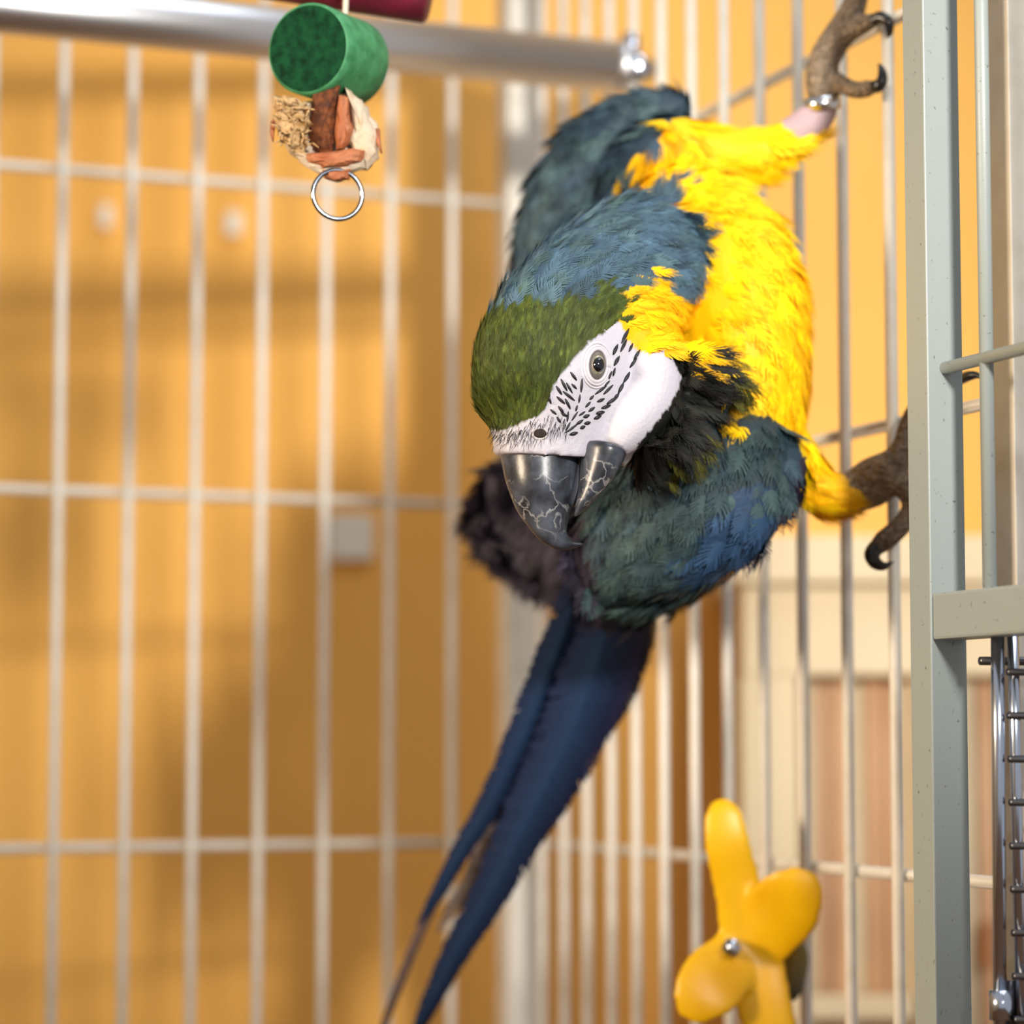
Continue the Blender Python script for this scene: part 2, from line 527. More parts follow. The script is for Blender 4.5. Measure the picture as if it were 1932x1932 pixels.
def rough_block(name, outline, Y0, Y1, m, amp, seed, parent, shrink=0.9):
    """irregular solid with a front outline in depth Y0 and back at Y1"""
    r_ = random.Random(seed)
    pts = []
    n = len(outline)
    for i in range(n):
        a, b = outline[i], outline[(i + 1) % n]
        for j in range(3):
            t = j / 3
            pts.append((a[0] + (b[0] - a[0]) * t + r_.uniform(-amp, amp), a[1] + (b[1] - a[1]) * t + r_.uniform(-amp, amp)))
    cx = sum(p[0] for p in pts) / len(pts); cy = sum(p[1] for p in pts) / len(pts)
    V, Fc = [], []
    N = len(pts)
    levels = [(Y0, .55, 1), (Y0 + .001, .8, 1), (Y0 + .003, 1, 1), ((Y0 + Y1) / 2, 1.03, 1), (Y1 - .002, 1, 1), (Y1, shrink * .7, 1)]
    for (Y, s, _) in levels:
        for p in pts:
            V.append(P(cx + (p[0] - cx) * s + r_.uniform(-amp, amp) * .5, cy + (p[1] - cy) * s + r_.uniform(-amp, amp) * .5, Y + r_.uniform(-amp, amp) * k * .8))
    for i in range(len(levels) - 1):
        for j in range(N):
            a, b = i * N + j, i * N + (j + 1) % N
            Fc.append((a, b, b + N, a + N))
    V.append(P(cx, cy, Y0 - .0005)); V.append(P(cx, cy, Y1))
    for j in range(N):
        Fc.append((len(V) - 2, (j + 1) % N, j)); Fc.append((len(V) - 1, (len(levels) - 1) * N + j, (len(levels) - 1) * N + (j + 1) % N))
    o = mesh_obj(name, V, Fc, m, None, False)
    fix_normals(o.data)
    part(o, parent)
    return o
rough_block('wood_core', [(545, 200), (600, 190), (650, 180), (690, 205), (716, 250), (714, 292), (690, 318), (640, 326), (590, 312), (548, 288), (528, 240)], 1.128, 1.150, M_palewood, 3, 1, toy)
rough_block('splintered_face', [(514, 186), (535, 182), (560, 188), (578, 196), (585, 220), (582, 262), (572, 288), (545, 280), (526, 252), (517, 220)], 1.119, 1.140, M_straw, 4, 2, toy)
rough_block('brown_hollow', [(592, 178), (612, 162), (640, 160), (634, 200), (630, 250), (626, 290), (600, 290), (585, 265), (584, 220)], 1.1225, 1.135, M_brown, 3, 3, toy)
rough_block('painted_strip', [(640, 182), (656, 182), (660, 215), (668, 250), (652, 278), (634, 284), (630, 240)], 1.1195, 1.132, M_terra, 2, 4, toy)
rough_block('bare_wood_edge', [(650, 164), (668, 178), (686, 200), (706, 240), (716, 262), (712, 296), (694, 318), (676, 300), (660, 268), (664, 230)], 1.121, 1.140, M_palewood, 3, 5, toy)
rough_block('painted_base', [(574, 290), (620, 286), (664, 280), (690, 284), (684, 304), (655, 314), (610, 316), (582, 304)], 1.1185, 1.140, M_terra, 1.5, 6, toy)
rough_block('lower_wood', [(540, 276), (580, 300), (620, 312), (680, 302), (712, 288), (690, 318), (656, 330), (606, 330), (566, 306)], 1.1215, 1.146, M_palewood, 2, 7, toy)
rough_block('painted_tip', [(604, 318), (640, 322), (666, 316), (660, 338), (634, 343), (612, 336)], 1.1205, 1.140, M_terra, 1.5, 8, toy)
r_ = random.Random(12)
for i in range(46):                                   # torn fibres
    x, y = r_.uniform(520, 590), r_.uniform(188, 275)
    a = r_.uniform(0, 6.28); l = r_.uniform(8, 26)
    p0 = P(x, y, 1.1205)
    p2 = P(x + l * math.cos(a), y + l * math.sin(a) * .8, 1.1165 + r_.uniform(-.003, .002))
    pm = (p0 + p2) / 2 + Vector((r_.uniform(-1, 1), -1.5, r_.uniform(-1, 1))) * .0008
    tube('fibre', [p0, pm, p2], [.0006, .0005, .0002], M_straw, toy, 5)
for (x, y, x2, y2) in ((516, 230, 515, 268), (712, 245, 720, 290)):
    tube('fibre', [P(x, y, 1.125), P((x + x2) / 2 - 2, (y + y2) / 2, 1.122), P(x2, y2, 1.123)], [.0012, .001, .0003], M_terra, toy, 6)
# steel ring
rc = P(637, 367, 1.122); ring_pts = []
rx, rz_ = 47.5 * k, 47.5 * k
V, Fc = [], []
NM, Nm = 56, 10
for i in range(NM):
    t = 2 * math.pi * i / NM
    dirv = Vector((math.cos(t), 0.25 * math.cos(t), math.sin(t))).normalized()
    for j in range(Nm):
        u = 2 * math.pi * j / Nm
        tang = Vector((0.24, -0.97, 0))
        V.append(rc + dirv * (rx + 4.6 * k * math.cos(u)) + tang * (4.6 * k * math.sin(u)))
for i in range(NM):
    for j in range(Nm):
        a = i * Nm + j; b = i * Nm + (j + 1) % Nm
        c = ((i + 1) % NM) * Nm + j; d_ = ((i + 1) % NM) * Nm + (j + 1) % Nm
        Fc.append((a, b, d_, c))
o = mesh_obj('ring', V, Fc, M_ring, None, True); part(o, toy)

# ------------------------------------------------------------------ yellow pinwheel toy on the side wall
pin = empty('pinwheel_toy', P(1400, 1790, 1.262))
tag(pin, 'yellow plastic pinwheel toy bolted to the cage side wall', 'bird toy')
geos = [
    loft_geo([(1358, 1508, 1.260, 16, 6), (1364, 1535, 1.258, 36, 9), (1372, 1590, 1.257, 44, 10), (1388, 1660, 1.260, 46, 10), (1402, 1720, 1.262, 50, 11), (1414, 1790, 1.264, 60, 12)], 20, 4),
    loft_geo([(1518, 1640, 1.245, 22, 7), (1508, 1668, 1.245, 52, 10), (1484, 1706, 1.250, 70, 11), (1448, 1750, 1.259, 68, 11), (1414, 1795, 1.264, 60, 12)], 20, 4),
    loft_geo([(1302, 1925, 1.252, 24, 7), (1318, 1890, 1.251, 54, 10), (1346, 1850, 1.254, 66, 11), (1382, 1815, 1.260, 60, 11), (1414, 1790, 1.264, 56, 12)], 20, 4),
    loft_geo([(1472, 2030, 1.262, 16, 7), (1466, 1980, 1.260, 44, 10), (1446, 1910, 1.260, 52, 11), (1428, 1840, 1.262, 56, 11), (1414, 1790, 1.264, 58, 12)], 20, 4),
]
o = remeshed('pinwheel', geos, 0.0014, 4, M_yplast); part(o, pin)
o = tube('bolt', [P(1380, 1788, 1.250), P(1383, 1786, 1.262)], [0.0044, 0.0044], M_chrome, None, 6); part(o, pin)
o = tube('bolt_head', [P(1378, 1788, 1.247), P(1380, 1788, 1.251)], [0.0026, 0.003], M_chrome, None, 14); part(o, pin)
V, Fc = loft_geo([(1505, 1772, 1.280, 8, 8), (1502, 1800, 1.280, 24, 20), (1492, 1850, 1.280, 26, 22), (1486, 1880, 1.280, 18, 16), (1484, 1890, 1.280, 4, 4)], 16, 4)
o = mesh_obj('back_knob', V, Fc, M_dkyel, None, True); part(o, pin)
wp = on_plane(1470, 1790, bar0, RW_N)
part(tube('mount_screw', [P(1412, 1790, 1.264), wp], .003, M_steel, None, 10), pin)

# ------------------------------------------------------------------ background furniture and wall plates
cab = empty('cabinet', P(1660, 1410, 1.72)); cab.location.z = 0
tag(cab, 'low cream cabinet with tan slatted front behind the cage', 'cabinet')
CY = 1.70
def cbox(name, x0, x1, y0, y1, Ya, Yb, m):
    """axis-aligned board whose front face spans the pixel rectangle at depth Ya"""
    a, b = P(x0, y0, Ya), P(x1, y1, Ya)
    c = Vector(((a.x + b.x) / 2, (Ya + Yb) / 2, (a.z + b.z) / 2))
    o = box(name, c, Vector(((b.x - a.x) / 2, 0, 0)), Vector((0, (Yb - Ya) / 2, 0)), Vector((0, 0, (a.z - b.z) / 2)), m, None, 0.002)
    part(o, cab); return o
zt = P(1400, 1275, CY).z
cbox('worktop', 1385, 2300, 1010, 1100, CY - .012, WY - .005, M_cream)
cbox('apron', 1400, 2280, 1100, 1275, CY, CY + .03, M_cream)
a = P(1400, 1100, CY); b = P(1510, 1100, CY); 
def leg(x0, x1, m=M_cream):
    a, b = P(x0, 1275, CY), P(x1, 1275, CY)
    o = box('stile', Vector(((a.x + b.x) / 2, CY + .02, a.z / 2)), Vector(((b.x - a.x) / 2, 0, 0)), Vector((0, .02, 0)), Vector((0, 0, a.z / 2)), m, None, .002)
    part(o, cab)
leg(1398, 1506); leg(1728, 1800); leg(2180, 2280)
zb_ = 0.25
for i in range(7):
    x0 = 1510 + i * 31
    a, b = P(x0, 1280, CY + .02), P(x0 + 26, 1280, CY + .02)
    o = box('slat', Vector(((a.x + b.x) / 2, CY + .026 + .004 * (i % 2), (a.z + zb_) / 2)), Vector(((b.x - a.x) / 2, 0, 0)), Vector((0, .006, 0)), Vector((0, 0, (a.z - zb_) / 2)), M_tan if i % 3 else M_cream, None, .001)
    part(o, cab)
for i in range(10):
    x0 = 1805 + i * 37
    a, b = P(x0, 1280, CY + .02), P(x0 + 31, 1280, CY + .02)
    o = box('slat', Vector(((a.x + b.x) / 2, CY + .026, (a.z + zb_) / 2)), Vector(((b.x - a.x) / 2, 0, 0)), Vector((0, .006, 0)), Vector((0, 0, (a.z - zb_) / 2)), M_tan if i % 2 else M_cream, None, .001)
    part(o, cab)
a, b = P(1400, 1275, WY - .01), P(2280, 1275, WY - .01)
o = box('back_board', Vector(((a.x + b.x) / 2, CY + .06, zt / 2)), Vector(((b.x - a.x) / 2, 0, 0)), Vector((0, .006, 0)), Vector((0, 0, zt / 2)), M_tan); part(o, cab)
cbox('cross_rail', 1506, 1728, 1880, 1925, CY - .004, CY + .016, M_cream)
cbox('drawer_pull', 1858, 1876, 1740, 1830, CY - .01, CY + .018, M_brownwood)

def plate(label, x0, x1, y0, y1, name='wall_plate'):
    a, b = P(x0, y0, WY), P(x1, y1, WY)
    o = box(name, Vector(((a.x + b.x) / 2, WY - .003, (a.z + b.z) / 2)), Vector(((b.x - a.x) / 2, 0, 0)), Vector((0, .003, 0)), Vector((0, 0, (a.z - b.z) / 2)), M_white, None, .001)
    tag(o, label, 'wall plate'); return o
plate('small white square plate on the orange wall below the cage rail', 622, 704, 972, 1056)
for r4 in ((428, 456, 402, 446), (190, 212, 388, 432)):
    o = plate('tiny white sticker on the orange wall behind the cage bars', *r4, 'wall_sticker')
    o['category'] = 'sticker'; o['group'] = 'stickers on the orange wall'

# ------------------------------------------------------------------ the macaw
mac = empty('macaw', P(1400, 800, 1.2))
tag(mac, 'blue and yellow macaw clinging to the cage bars with head lowered', 'parrot')

PH = 30
HEADL = [(1235, 480, 1.165, 125, 110, 0), (1190, 512, 1.150, 140, 125, 8), (1128, 582, 1.128, 160, 130, 20), (1100, 655, 1.116, 185, 135, PH), (1080, 725, 1.110, 195, 134, PH),
         (1064, 788, 1.106, 179, 118, PH), (1058, 828, 1.104, 144, 104, 27), (1053, 856, 1.103, 126, 95, 26), (1052, 866, 1.103, 117, 90, 26), (1052, 870, 1.103, 60, 50, 26)]
TORSO = [(1235, 345, 1.225, 40, 50), (1270, 375, 1.222, 85, 110), (1330, 450, 1.205, 130, 150), (1378, 560, 1.195, 146, 175), (1392, 680, 1.19, 138, 180), (1380, 780, 1.19, 140, 175),
         (1330, 900, 1.20, 150, 160), (1255, 1000, 1.22, 140, 130), (1190, 1080, 1.245, 95, 90), (1160, 1130, 1.26, 70, 50)]
BELLY = [(1440, 400, 1.20, 20, 30), (1448, 470, 1.195, 45, 80), (1462, 580, 1.19, 62, 110), (1468, 690, 1.19, 60, 110), (1455, 790, 1.19, 50, 90), (1445, 850, 1.19, 45, 60)]
WING_U = [(1302, 205, 1.235, 26, 30), (1270, 208, 1.235, 38, 45), (1210, 226, 1.238, 58, 60), (1150, 278, 1.242, 82, 70), (1098, 352, 1.25, 92, 75), (1052, 440, 1.26, 82, 70), (1035, 520, 1.27, 66, 60), (1025, 590, 1.275, 40, 40)]
BACK = [(1300, 360, 1.235, 40, 60), (1220, 400, 1.235, 70, 80), (1130, 470, 1.24, 90, 80), (1060, 560, 1.25, 80, 70)]
NAPE = [(1325, 455, 1.165, 40, 45), (1280, 450, 1.165, 62, 60), (1200, 480, 1.16, 75, 75), (1110, 540, 1.145, 85, 80)]
THIGH_U = [(1165, 335, 1.222, 34, 40), (1220, 298, 1.218, 62, 62), (1290, 282, 1.216, 62, 62), (1365, 290, 1.215, 50, 52), (1430, 290, 1.213, 50, 48), (1485, 262, 1.21, 36, 36), (1530, 230, 1.208, 36, 34), (1552, 204, 1.206, 30, 28), (1556, 180, 1.205, 22, 22)]
FOOT_U = [(1554, 200, 1.206, 24, 24), (1548, 160, 1.204, 29, 29), (1556, 112, 1.203, 31, 30), (1580, 70, 1.202, 30, 29), (1604, 30, 1.201, 27, 26), (1618, -10, 1.20, 22, 22), (1634, -60, 1.20, 20, 20), (1650, -100, 1.198, 12, 12)]
FOOT_U2 = [(1558, 140, 1.203, 20, 20), (1585, 158, 1.199, 18, 18), (1615, 170, 1.195, 17, 17), (1640, 166, 1.192, 17, 17), (1654, 158, 1.191, 11, 11)]
FOOT_U3 = [(1582, 75, 1.202, 20, 20), (1612, 55, 1.197, 20, 20), (1638, 42, 1.193, 18, 18), (1654, 36, 1.191, 11, 11)]
WING_L = [(1500, 905, 1.165, 45, 28), (1470, 895, 1.16, 92, 50), (1410, 900, 1.155, 128, 68), (1330, 940, 1.155, 138, 75), (1250, 990, 1.165, 135, 75), (1180, 1035, 1.18, 115, 70), (1130, 1070, 1.195, 70, 50)]
RUFF_A = [(1240, 690, 1.13, 40, 40), (1300, 690, 1.125, 48, 40), (1350, 715, 1.127, 48, 36), (1382, 738, 1.132, 28, 24)]
RUFF_B = [(1200, 800, 1.125, 50, 50), (1255, 805, 1.125, 66, 50), (1300, 812, 1.127, 60, 42), (1336, 820, 1.132, 34, 26)]
RUFF_C = [(1190, 860, 1.125, 30, 30), (1230, 850, 1.13, 48, 40), (1280, 850, 1.14, 46, 40)]
LEG_L = [(1440, 790, 1.185, 60, 60), (1480, 850, 1.186, 58, 58), (1520, 905, 1.188, 50, 46), (1565, 930, 1.19, 42, 42), (1612, 930, 1.192, 40, 36), (1630, 925, 1.192, 36, 34)]
FOOT_L = [(1600, 932, 1.192, 36, 32), (1640, 914, 1.190, 47, 36), (1675, 888, 1.186, 42, 34), (1700, 850, 1.183, 22, 22), (1712, 800, 1.18, 17, 17), (1735, 760, 1.175, 15, 15), (1780, 728, 1.158, 15, 15), (1818, 714, 1.145, 11, 11)]
FOOT_L2 = [(1668, 900, 1.186, 30, 26), (1706, 918, 1.182, 24, 22), (1722, 955, 1.180, 21, 20), (1700, 992, 1.179, 20, 20), (1668, 1020, 1.178, 21, 20), (1650, 1038, 1.178, 15, 15)]
FWING = [(1120, 1000, 1.27, 110, 30), (1060, 1000, 1.285, 105, 28), (1000, 985, 1.295, 85, 24), (945, 970, 1.30, 55, 18), (905, 968, 1.305, 22, 10)]
FWING2 = [(960, 880, 1.29, 40, 24), (950, 930, 1.295, 34, 20), (940, 985, 1.30, 30, 14)]
CHEEK = [(1190, 640, 1.105, 30, 40), (1225, 690, 1.100, 58, 50), (1225, 745, 1.098, 60, 48), (1190, 800, 1.094, 52, 44), (1160, 845, 1.092, 26, 30)]

geos = [loft_geo(s) for s in (HEADL, TORSO, BELLY, WING_U, BACK, NAPE, THIGH_U, FOOT_U, FOOT_U2, FOOT_U3, WING_L, RUFF_A, RUFF_B, RUFF_C, LEG_L, FOOT_L, FOOT_L2, FWING, FWING2, CHEEK)]
body = remeshed('body', geos, 0.0015, 5, M_skin)
body.name = 'body'
me = body.data
nv = len(me.vertices)
co = np.empty(nv * 3, dtype=np.float32); me.vertices.foreach_get('co', co); co = co.reshape(-1, 3).astype(float)
nrm = np.empty(nv * 3, dtype=np.float32); me.vertices.foreach_get('normal', nrm); nrm = nrm.reshape(-1, 3).astype(float)

# plumage seeds: (x, y, Y, class, flow dx, dy, d-depth)
C_ = {'green': srgb(68, 76, 22), 'blue': srgb(66, 90, 108), 'wing': srgb(48, 66, 80), 'teal': srgb(38, 56, 64), 'yellow': srgb(255, 206, 0), 'gold': srgb(250, 188, 0),
      'black': srgb(26, 26, 22), 'purple': srgb(52, 46, 60), 'brightblue': srgb(44, 72, 104), 'white': srgb(190, 186, 196), 'foot': srgb(122, 106, 88), 'skin': srgb(176, 152, 158), 'dkfoot': srgb(96, 80, 66)}
SEEDS = [
 # crown and forehead
 (920, 800, 1.08, 'green', -.1, -1, .0), (910, 740, 1.085, 'green', -.1, -1, 0), (950, 760, 1.075, 'green', -.05, -1, 0), (1000, 760, 1.075, 'green', 0.1, -1, 0), (1010, 700, 1.075, 'green', 0.1, -1, 0),
 (940, 690, 1.08, 'green', 0, -1, 0), (1060, 650, 1.08, 'green', .3, -1, 0), (1100, 615, 1.085, 'green', .5, -1, 0), (1140, 590, 1.09, 'green', .6, -.8, 0), (1000, 650, 1.08, 'green', .1, -1, 0), (920, 780, 1.12, 'green', 0, -1, .2), (905, 700, 1.12, 'green', 0, -1, .2),
 (960, 600, 1.10, 'blue', .3, -1, .1), (930, 640, 1.10, 'green', .1, -1, .1), (1010, 570, 1.10, 'blue', .5, -.9, .2), (1060, 570, 1.09, 'blue', .6, -.8, .2), (1120, 530, 1.10, 'blue', .8, -.6, .2), (1190, 500, 1.12, 'blue', 1, -.4, .1),
 (1250, 470, 1.13, 'blue', 1, -.2, .1), (1320, 470, 1.14, 'blue', 1, .1, .1), (1300, 430, 1.14, 'blue', 1, -.3, .1), (1180, 440, 1.14, 'blue', .9, -.5, .2), (1280, 510, 1.13, 'blue', 1, .1, 0), (1060, 520, 1.13, 'blue', .7, -.8, .2),
 # yellow neck side
 (1200, 590, 1.09, 'gold', 1, -.1, .0), (1220, 630, 1.09, 'gold', 1, .1, 0), (1270, 570, 1.11, 'gold', 1, .1, 0), (1330, 560, 1.13, 'gold', 1, .2, 0), (1270, 630, 1.11, 'gold', 1, .3, 0), (1340, 620, 1.13, 'yellow', .8, .6, 0),
 # torso
 (1240, 345, 1.19, 'yellow', .6, -.3, 0), (1330, 370, 1.17, 'yellow', .8, .4, 0), (1400, 430, 1.16, 'yellow', .7, .7, 0), (1380, 520, 1.15, 'yellow', .6, .8, 0), (1440, 540, 1.15, 'yellow', .5, .9, 0), (1400, 620, 1.145, 'yellow', .5, .9, 0),
 (1460, 660, 1.15, 'yellow', .3, 1, 0), (1420, 740, 1.145, 'yellow', .2, 1, 0), (1480, 760, 1.16, 'yellow', .1, 1, 0), (1510, 600, 1.18, 'gold', .2, 1, 0), (1520, 700, 1.19, 'gold', .1, 1, 0), (1490, 840, 1.17, 'yellow', .3, 1, 0),
 (1540, 920, 1.175, 'gold', 1, .3, 0), (1590, 930, 1.18, 'gold', 1, .1, 0), (1520, 960, 1.18, 'yellow', .7, .6, 0), (1450, 600, 1.23, 'yellow', .2, 1, 0), (1370, 770, 1.15, 'yellow', -.3, 1, 0), (1350, 500, 1.16, 'yellow', .6, .6, 0), (1270, 410, 1.17, 'yellow', .7, .2, 0),
 (1230, 385, 1.185, 'blue', .4, -.6, .2),
 # flank and upper thigh
 (1180, 340, 1.19, 'gold', -.6, .5, 0), (1230, 300, 1.19, 'gold', -.2, .9, 0), (1280, 260, 1.19, 'gold', .4, .8, 0), (1300, 300, 1.19, 'yellow', .6, .7, 0), (1370, 290, 1.195, 'yellow', 1, .2, 0), (1430, 290, 1.195, 'yellow', 1, .2, 0), (1478, 265, 1.195, 'yellow', 1, -.1, 0),
 (1420, 320, 1.21, 'yellow', .8, .6, 0), (1370, 248, 1.21, 'yellow', 1, .1, 0), (1335, 240, 1.21, 'yellow', 1, .2, 0), (1410, 245, 1.215, 'yellow', 1, 0, 0), (1380, 260, 1.23, 'yellow', 1, 0, 0), (1510, 252, 1.195, 'skin', 1, 0, 0), (1500, 270, 1.197, 'yellow', 1, .2, 0), (1525, 240, 1.195, 'skin', 1, 0, 0), (1550, 205, 1.195, 'skin', 1, 0, 0), (1550, 180, 1.195, 'foot', 0, -1, 0), (1550, 130, 1.195, 'foot', 0, -1, 0), (1590, 60, 1.195, 'foot', 0, -1, 0), (1620, 0, 1.195, 'foot', 0, -1, 0), (1640, -80, 1.195, 'foot', 0, -1, 0),
 (1600, 168, 1.19, 'foot', 0, -1, 0), (1640, 166, 1.19, 'foot', 0, -1, 0), (1630, 45, 1.19, 'foot', 0, -1, 0), (1560, 130, 1.215, 'foot', 0, -1, 0),
 # upper wing
 (1290, 190, 1.22, 'wing', -.9, .2, 0), (1230, 190, 1.225, 'wing', -.9, .3, 0), (1200, 240, 1.21, 'wing', -.8, .6, 0), (1150, 260, 1.21, 'wing', -.7, .8, 0), (1110, 310, 1.22, 'wing', -.6, .9, 0), (1060, 360, 1.225, 'wing', -.5, .9, 0), (1130, 370, 1.225, 'wing', -.5, .9, 0), (1040, 440, 1.235, 'wing', -.4, 1, 0),
 (1000, 480, 1.25, 'wing', -.3, 1, 0), (1090, 450, 1.23, 'wing', -.5, .9, 0), (1010, 560, 1.25, 'purple', -.2, 1, 0), (990, 540, 1.26, 'purple', -.2, 1, 0), (1150, 400, 1.21, 'wing', -.6, .7, 0), (1050, 380, 1.30, 'wing', -.4, 1, 0), (1230, 230, 1.28, 'wing', -.6, .7, 0),
 # black throat
 (1290, 680, 1.10, 'black', .9, -.3, 0), (1340, 690, 1.105, 'black', .9, .1, 0), (1375, 735, 1.12, 'black', .9, .4, 0), (1300, 760, 1.10, 'black', .8, .6, 0), (1250, 810, 1.10, 'black', .7, .7, 0), (1310, 820, 1.11, 'black', .8, .6, 0), (1220, 860, 1.11, 'black', .5, .9, 0), (1270, 860, 1.12, 'black', .6, .8, 0),
 (1330, 745, 1.115, 'black', .9, .4, 0), (1190, 890, 1.12, 'black', .1, 1, 0),
 # lower wing
 (1400, 790, 1.13, 'teal', -.3, 1, 0), (1450, 810, 1.14, 'teal', .1, 1, 0), (1480, 870, 1.14, 'wing', .2, 1, 0), (1500, 930, 1.16, 'purple', .1, 1, 0), (1400, 870, 1.12, 'teal', -.3, 1, 0), (1430, 930, 1.12, 'wing', -.2, 1, 0), (1440, 980, 1.14, 'brightblue', -.5, .8, 0), (1330, 900, 1.12, 'teal', -.5, .9, 0),
 (1340, 970, 1.12, 'teal', -.6, .8, 0), (1380, 1020, 1.14, 'brightblue', -.8, .6, 0), (1260, 940, 1.13, 'teal', -.6, .8, 0), (1260, 1020, 1.14, 'teal', -.7, .7, 0), (1300, 1060, 1.16, 'wing', -.9, .5, 0), (1180, 980, 1.15, 'teal', -.6, .8, 0), (1180, 1060, 1.16, 'teal', -.6, .8, 0), (1110, 1060, 1.18, 'purple', -.6, .8, 0),
 (1200, 1110, 1.2, 'teal', -.4, .9, 0), (1300, 900, 1.25, 'teal', -.4, .9, 0),
 (1370, 830, 1.125, 'teal', -.4, 1, 0), (1430, 870, 1.11, 'teal', -.2, 1, 0), (1420, 835, 1.125, 'teal', -.2, 1, 0), (1360, 870, 1.115, 'teal', -.4, 1, 0), (1290, 900, 1.12, 'teal', -.4, 1, 0), (1330, 860, 1.135, 'teal', -.4, 1, 0),
 (1380, 865, 1.145, 'teal', -.3, 1, 0), (1370, 850, 1.15, 'teal', -.3, 1, 0), (1345, 885, 1.15, 'teal', -.3, 1, 0), (1350, 850, 1.14, 'teal', -.3, 1, 0),
 (1420, 815, 1.145, 'teal', -.3, 1, 0), (1400, 830, 1.15, 'teal', -.3, 1, 0), (1440, 830, 1.15, 'teal', -.1, 1, 0),
 # far wing tip
 (930, 900, 1.29, 'purple', -.5, .9, 0), (910, 965, 1.30, 'purple', -.8, .7, 0), (980, 980, 1.28, 'purple', -.8, .7, 0), (1060, 1000, 1.27, 'purple', -.7, .8, 0), (1000, 1050, 1.29, 'purple', -.7, .8, 0), (1080, 1090, 1.27, 'purple', -.6, .9, 0),
 # lower foot
 (1628, 925, 1.185, 'foot', 1, 0, 0), (1660, 895, 1.18, 'foot', 1, 0, 0), (1700, 850, 1.175, 'dkfoot', 0, -1, 0), (1715, 790, 1.175, 'dkfoot', 0, -1, 0), (1780, 730, 1.155, 'dkfoot', 0, -1, 0), (1715, 950, 1.175, 'dkfoot', 0, -1, 0), (1670, 1015, 1.175, 'dkfoot', 0, -1, 0),
]
sp = np.array([P(s[0], s[1], s[2]) for s in SEEDS])
scls = [s[3] for s in SEEDS]
sflow = np.array([(RGT * s[4] - UPV * s[5] + FWD * s[6]).normalized() for s in SEEDS])
scol = np.array([C_[c][:3] for c in scls])
NOFEATH = {'white', 'foot', 'skin', 'dkfoot'}

FACE = np.array([(917, 812), (954, 812), (985, 797), (1020, 783), (1034, 760), (1042, 734), (1056, 705), (1079, 682), (1096, 662), (1110, 645), (1139, 628), (1153, 611), (1170, 605), (1177, 622), (1182, 640), (1199, 660), (1224, 668), (1256, 662), (1270, 677),
                 (1286, 711), (1280, 736), (1262, 768), (1230, 808), (1204, 836), (1190, 880), (900, 880)], float)
def in_poly(pts, poly):
    x, y = pts[:, 0], pts[:, 1]
    ins = np.zeros(len(pts), bool)
    j = len(poly) - 1
    for i in range(len(poly)):
        xi, yi = poly[i]; xj, yj = poly[j]
        c = ((yi > y) != (yj > y)) & (x < (xj - xi) * (y - yi) / (yj - yi + 1e-12) + xi)
        ins ^= c; j = i
    return ins

def classify(pts, jitter=0.0):
    """nearest seed for class, blended flow"""
    q = pts + (rng.normal(0, jitter, pts.shape) if jitter else 0)
    idx = np.empty(len(q), int); flow = np.empty((len(q), 3)); 
    for s in range(0, len(q), 4000):
        d2 = ((q[s:s + 4000, None, :] - sp[None]) ** 2).sum(2)
        idx[s:s + 4000] = d2.argmin(1)
        wgt = 1 / (d2 + 1e-5) ** 2
        f = wgt @ sflow
        flow[s:s + 4000] = f
    face = in_poly(to_px_np(pts), FACE) & (pts[:, 1] < 1.150)
    return idx, flow, face

idx, flow, face = classify(co)
vc = scol[idx].copy() * 0.85
nof = np.array([scls[i] in NOFEATH for i in idx])
vc[nof] = scol[idx[nof]]
vc[face] = C_['white'][:3]
a = me.attributes.new('Col', 'FLOAT_COLOR', 'POINT')
mott = np.where(np.array([scls[i] in ('foot', 'dkfoot') for i in idx]), np.exp(rng.normal(0, .28, nv)), 1.0)
cc = np.ones((nv, 4), dtype=np.float32); cc[:, :3] = vc * mott[:, None]
a.data.foreach_set('color', cc.ravel())
M_foot = mat('scaly_foot_skin', (0.1, 0.1, 0.1, 1), 0.5, attr=True, spec=0.35)
nt = M_foot.node_tree; vo = nt.nodes.new('ShaderNodeTexVoronoi'); vo.inputs['Scale'].default_value = 420; tcn = nt.nodes.new('ShaderNodeTexCoord')
nt.links.new(tcn.outputs['Object'], vo.inputs['Vector'])
bpn = nt.nodes.new('ShaderNodeBump'); bpn.inputs['Strength'].default_value = 0.9; bpn.inputs['Distance'].default_value = 0.0012; bpn.invert = True
nt.links.new(vo.outputs['Distance'], bpn.inputs['Height']); nt.links.new(bpn.outputs[0], nt.nodes['Principled BSDF'].inputs['Normal'])
me.materials.append(M_foot)
isfoot = np.array([scls[i] in ('foot', 'dkfoot') for i in idx])
me.polygons.foreach_set('material_index', [1 if isfoot[p.vertices[0]] else 0 for p in me.polygons])
part(body, mac)

# BVH for placing things on the surface
polys = [tuple(p.vertices) for p in me.polygons]
bvh = BVHTree.FromPolygons([Vector(c) for c in co], polys)
def hit(x, y):
    d = ray(x, y).normalized()
    loc, n, i, dist = bvh.ray_cast(CAM, d)
    return loc, n

